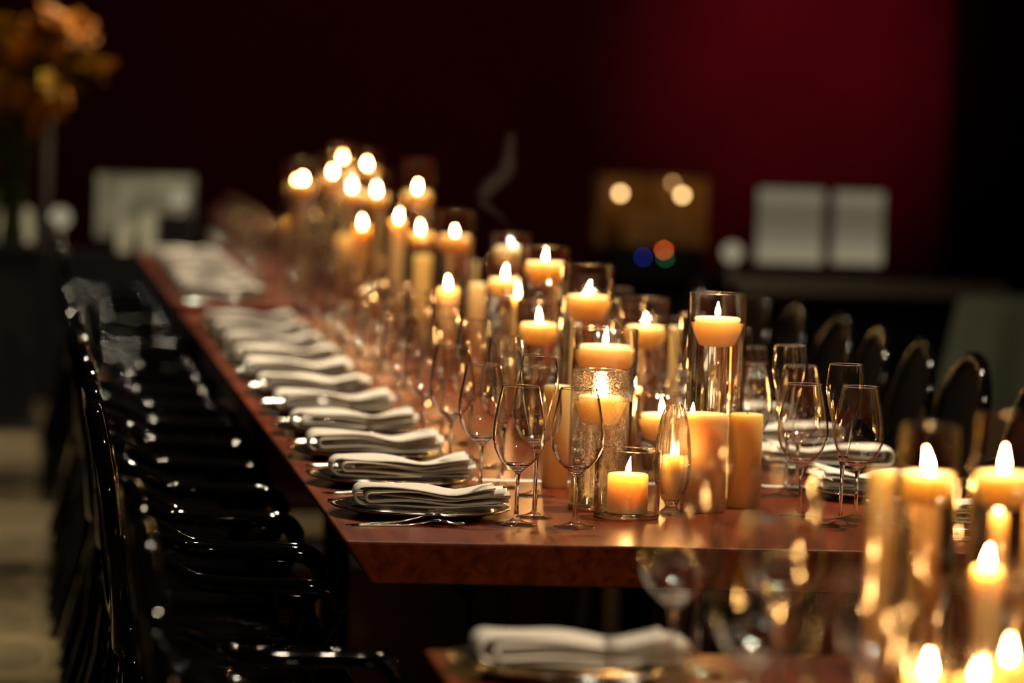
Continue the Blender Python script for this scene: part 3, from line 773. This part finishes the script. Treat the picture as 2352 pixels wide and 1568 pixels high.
# ------------------------------------------------------------------ background: right, the technician's desk
YD = 20.0
x0, x1 = x_at(1330, YD, .7), x_at(2275, YD, .7); zd = zpx(1900, 632, YD)
M['desk_edge'] = simple('pale grey laminate', (0.34, 0.31, 0.25), 0.6)
t = thing('control_desk', 'long dark desk with a pale edge in the blurred right background', 'desk', ((x0+x1)/2, YD, 0)); w2 = (x1-x0)/2
xm = x_at(1650, YD, .7)-(x0+x1)/2
link('desktop', to_mesh('desktop', box((-w2, -.34, zd-.03), (w2, .34, zd), .004), M['black'], False), t)
e_ = link('edge_panel', to_mesh('edge_panel', box((xm, -.362, zd-.085), (w2, -.341, zd-.004), .004), M['desk_edge'], False), t); e_['label'] = 'pale front edge panel'
link('modesty_panel', to_mesh('modesty_panel', box((-w2+.05, -.25, .12), (w2-.05, -.23, zd-.031), .003), M['black'], False), t)
for sx in (-1, 1): link('leg', to_mesh('desk_leg', box((sx*w2-.04*(sx > 0), -.3, 0), (sx*w2+.04*(sx < 0), .3, zd-.031), .004), M['black'], False), t)
def monitor_screen(name, lo, hi, bands):
    m = bpy.data.materials.new(name); m.use_nodes = True; nt = m.node_tree; nt.nodes.clear()
    tc = nt.nodes.new('ShaderNodeTexCoord'); sp = nt.nodes.new('ShaderNodeSeparateXYZ'); rp = nt.nodes.new('ShaderNodeValToRGB')
    em = nt.nodes.new('ShaderNodeEmission'); o = nt.nodes.new('ShaderNodeOutputMaterial')
    nt.links.new(tc.outputs['Generated'], sp.inputs[0]); nt.links.new(sp.outputs['Z'], rp.inputs[0])
    rp.color_ramp.elements.remove(rp.color_ramp.elements[1])
    for i, (pos, c) in enumerate(bands):
        el = rp.color_ramp.elements[0] if i == 0 else rp.color_ramp.elements.new(pos)
        el.position = pos; el.color = (*c, 1)
    nt.links.new(rp.outputs[0], em.inputs[0]); nt.links.new(em.outputs[0], o.inputs[0]); em.inputs[1].default_value = 0.5
    return m
dk, br = (0.14, 0.115, 0.07), (0.31, 0.265, 0.17)
M['mon'] = monitor_screen('lit document screen', dk, br, [(0, br), (.16, br), (.3, (.2, .18, .12)), (.6, dk), (.8, (.15, .13, .09)), (.86, (.22, .2, .14)), (1, (.2, .18, .12))])
panel('monitor', 'left of two pale glowing monitors on the desk', 'monitor', 1742, 1892, 434, 604, YD, zd, M['mon'])
panel('monitor', 'right of two pale glowing monitors on the desk', 'monitor', 1916, 2030, 440, 606, YD+.02, zd, M['mon'])
globe_lamp(1686, 580, YD-.1, .05, zd, 'round pale globe lamp left of the two monitors', M['globe'])
# amber lit display case
xa, xb = x_at(1378, YD, 1), x_at(1618, YD, 1); z0, z1 = zd, zpx(1500, 398, YD); hw = (xb-xa)/2
t = thing('display_case', 'amber lit open display case with two round bulbs on the desk', 'display case', ((xa+xb)/2, YD+.05, zd)); H = z1-z0
M['amber_wood'] = simple('amber wood', (0.42, 0.22, 0.07), 0.55, noise=(12, .3))
bz = zpx(1500, 566, YD)-zd
link('plinth', to_mesh('plinth', box((-hw, -.12, 0), (hw, .12, bz), .004), M['black'], False), t)
link('back', to_mesh('back', box((-hw+.006, .10, bz), (hw-.006, .115, H-.012)), M['amber_wood'], False), t)
link('roof', to_mesh('roof', box((-hw, -.12, H-.012), (hw, .12, H), .003), M['black'], False), t)
for sx in (-1, 1): link('side', to_mesh('side', box((sx*hw-.006, -.12, bz), (sx*hw+.006, .12, H-.012)), M['amber_wood'], False), t)
M['bulb'] = emit('warm bulb', (1.0, 0.62, 0.24), 7.0)
M['bulb_dim'] = emit('dim bulb', (1.0, 0.55, 0.2), 2.4)
for px, py, mm, rr in ((1425, 444, 'bulb', .016), (1567, 448, 'bulb', .016), (1545, 420, 'bulb_dim', .012)):
    p = at_y(px, py, YD+.03); bm = bmesh.new(); bmesh.ops.create_uvsphere(bm, u_segments=14, v_segments=10, radius=rr)
    l_ = link('bulb', to_mesh('bulb', bm, M[mm]), t, p-Vector(t.location))
    link('bulb_cord', to_mesh('cord', tube([(0, 0, rr), (0, 0, H-.0125-l_.location.z)], .002, 5), M['black']), l_)
# mixing console with indicator lights
xc = x_at(1500, YD-.2, zd)
t = thing('mixing_console', 'small dark mixing console with coloured indicator lights', 'console', (xc, YD-.2, zd))
link('body', to_mesh('body', box((-.16, -.09, 0), (.16, .09, .05), .008), M['black'], False), t)
for px, py, c, st in ((1525, 574, (1.0, .12, .02), 13.0), (1528, 592, (.05, .6, .25), 2.2), (1477, 590, (.04, .1, 1.0), 2.4)):
    p = at_y(px, py, YD-.3)-Vector(t.location)
    bm = bmesh.new(); bmesh.ops.create_uvsphere(bm, u_segments=10, v_segments=6, radius=.0065)
    link('indicator_light', to_mesh('led', bm, emit('led', c, st)), t, p)
    link('light_stalk', to_mesh('stalk', tube([(p.x, -.06, .045), (p.x, -.08, max(.05, p.z*.7)), (p.x, p.y+.004, p.z-.004)], .0035, 6), M['black']), t)
# cloth covered table at right
M['cloth_green'] = simple('grey green table cloth', (0.10, 0.11, 0.08), 0.9, spec=.1)
xt = x_at(2440, 16.0, .7)
bm = bmesh.new(); n_ = 96; rings = []
for r_, z, am in ((.0001, .745, 0), (.40, .745, 0), (.435, .738, 0), (.45, .70, .004), (.50, .35, .022), (.56, .01, .04)):
    rings.append([bm.verts.new(((r_+am*math.sin(12*2*math.pi*i/n_))*math.cos(2*math.pi*i/n_), (r_+am*math.sin(12*2*math.pi*i/n_))*math.sin(2*math.pi*i/n_), z)) for i in range(n_)])
for a, c in zip(rings, rings[1:]):
    for i in range(n_): bm.faces.new((a[i], a[(i+1) % n_], c[(i+1) % n_], c[i]))
o = link('draped_round_table', to_mesh('draped_cloth', bm, M['cloth_green']), None, (xt, 16.0, 0)); tag(o, 'round table under a grey-green cloth at the right edge', 'table')
# wisp of smoke over the unlit vase
m = bpy.data.materials.new('thin smoke'); m.use_nodes = True; nt = m.node_tree; nt.nodes.clear()
vs = nt.nodes.new('ShaderNodeVolumePrincipled'); vs.inputs['Density'].default_value = 0.8; vs.inputs['Color'].default_value = (.8, .75, .65, 1)
o_ = nt.nodes.new('ShaderNodeOutputMaterial'); nt.links.new(vs.outputs[0], o_.inputs['Volume'])
path = spline([at_y(px, py, 10.3) for px, py in ((1185, 530), (1140, 490), (1108, 458), (1130, 425), (1162, 395), (1170, 355), (1174, 305))], 5)
o = link('smoke_wisp', to_mesh('smoke_wisp', tube(path, [.003+.022*min(1, i/14)*(1-.5*max(0, i-22)/8) for i in range(len(path))], 8), m))
tag(o, 'faint pale wisp of smoke curling above the unlit vase', 'smoke'); o['kind'] = 'stuff'
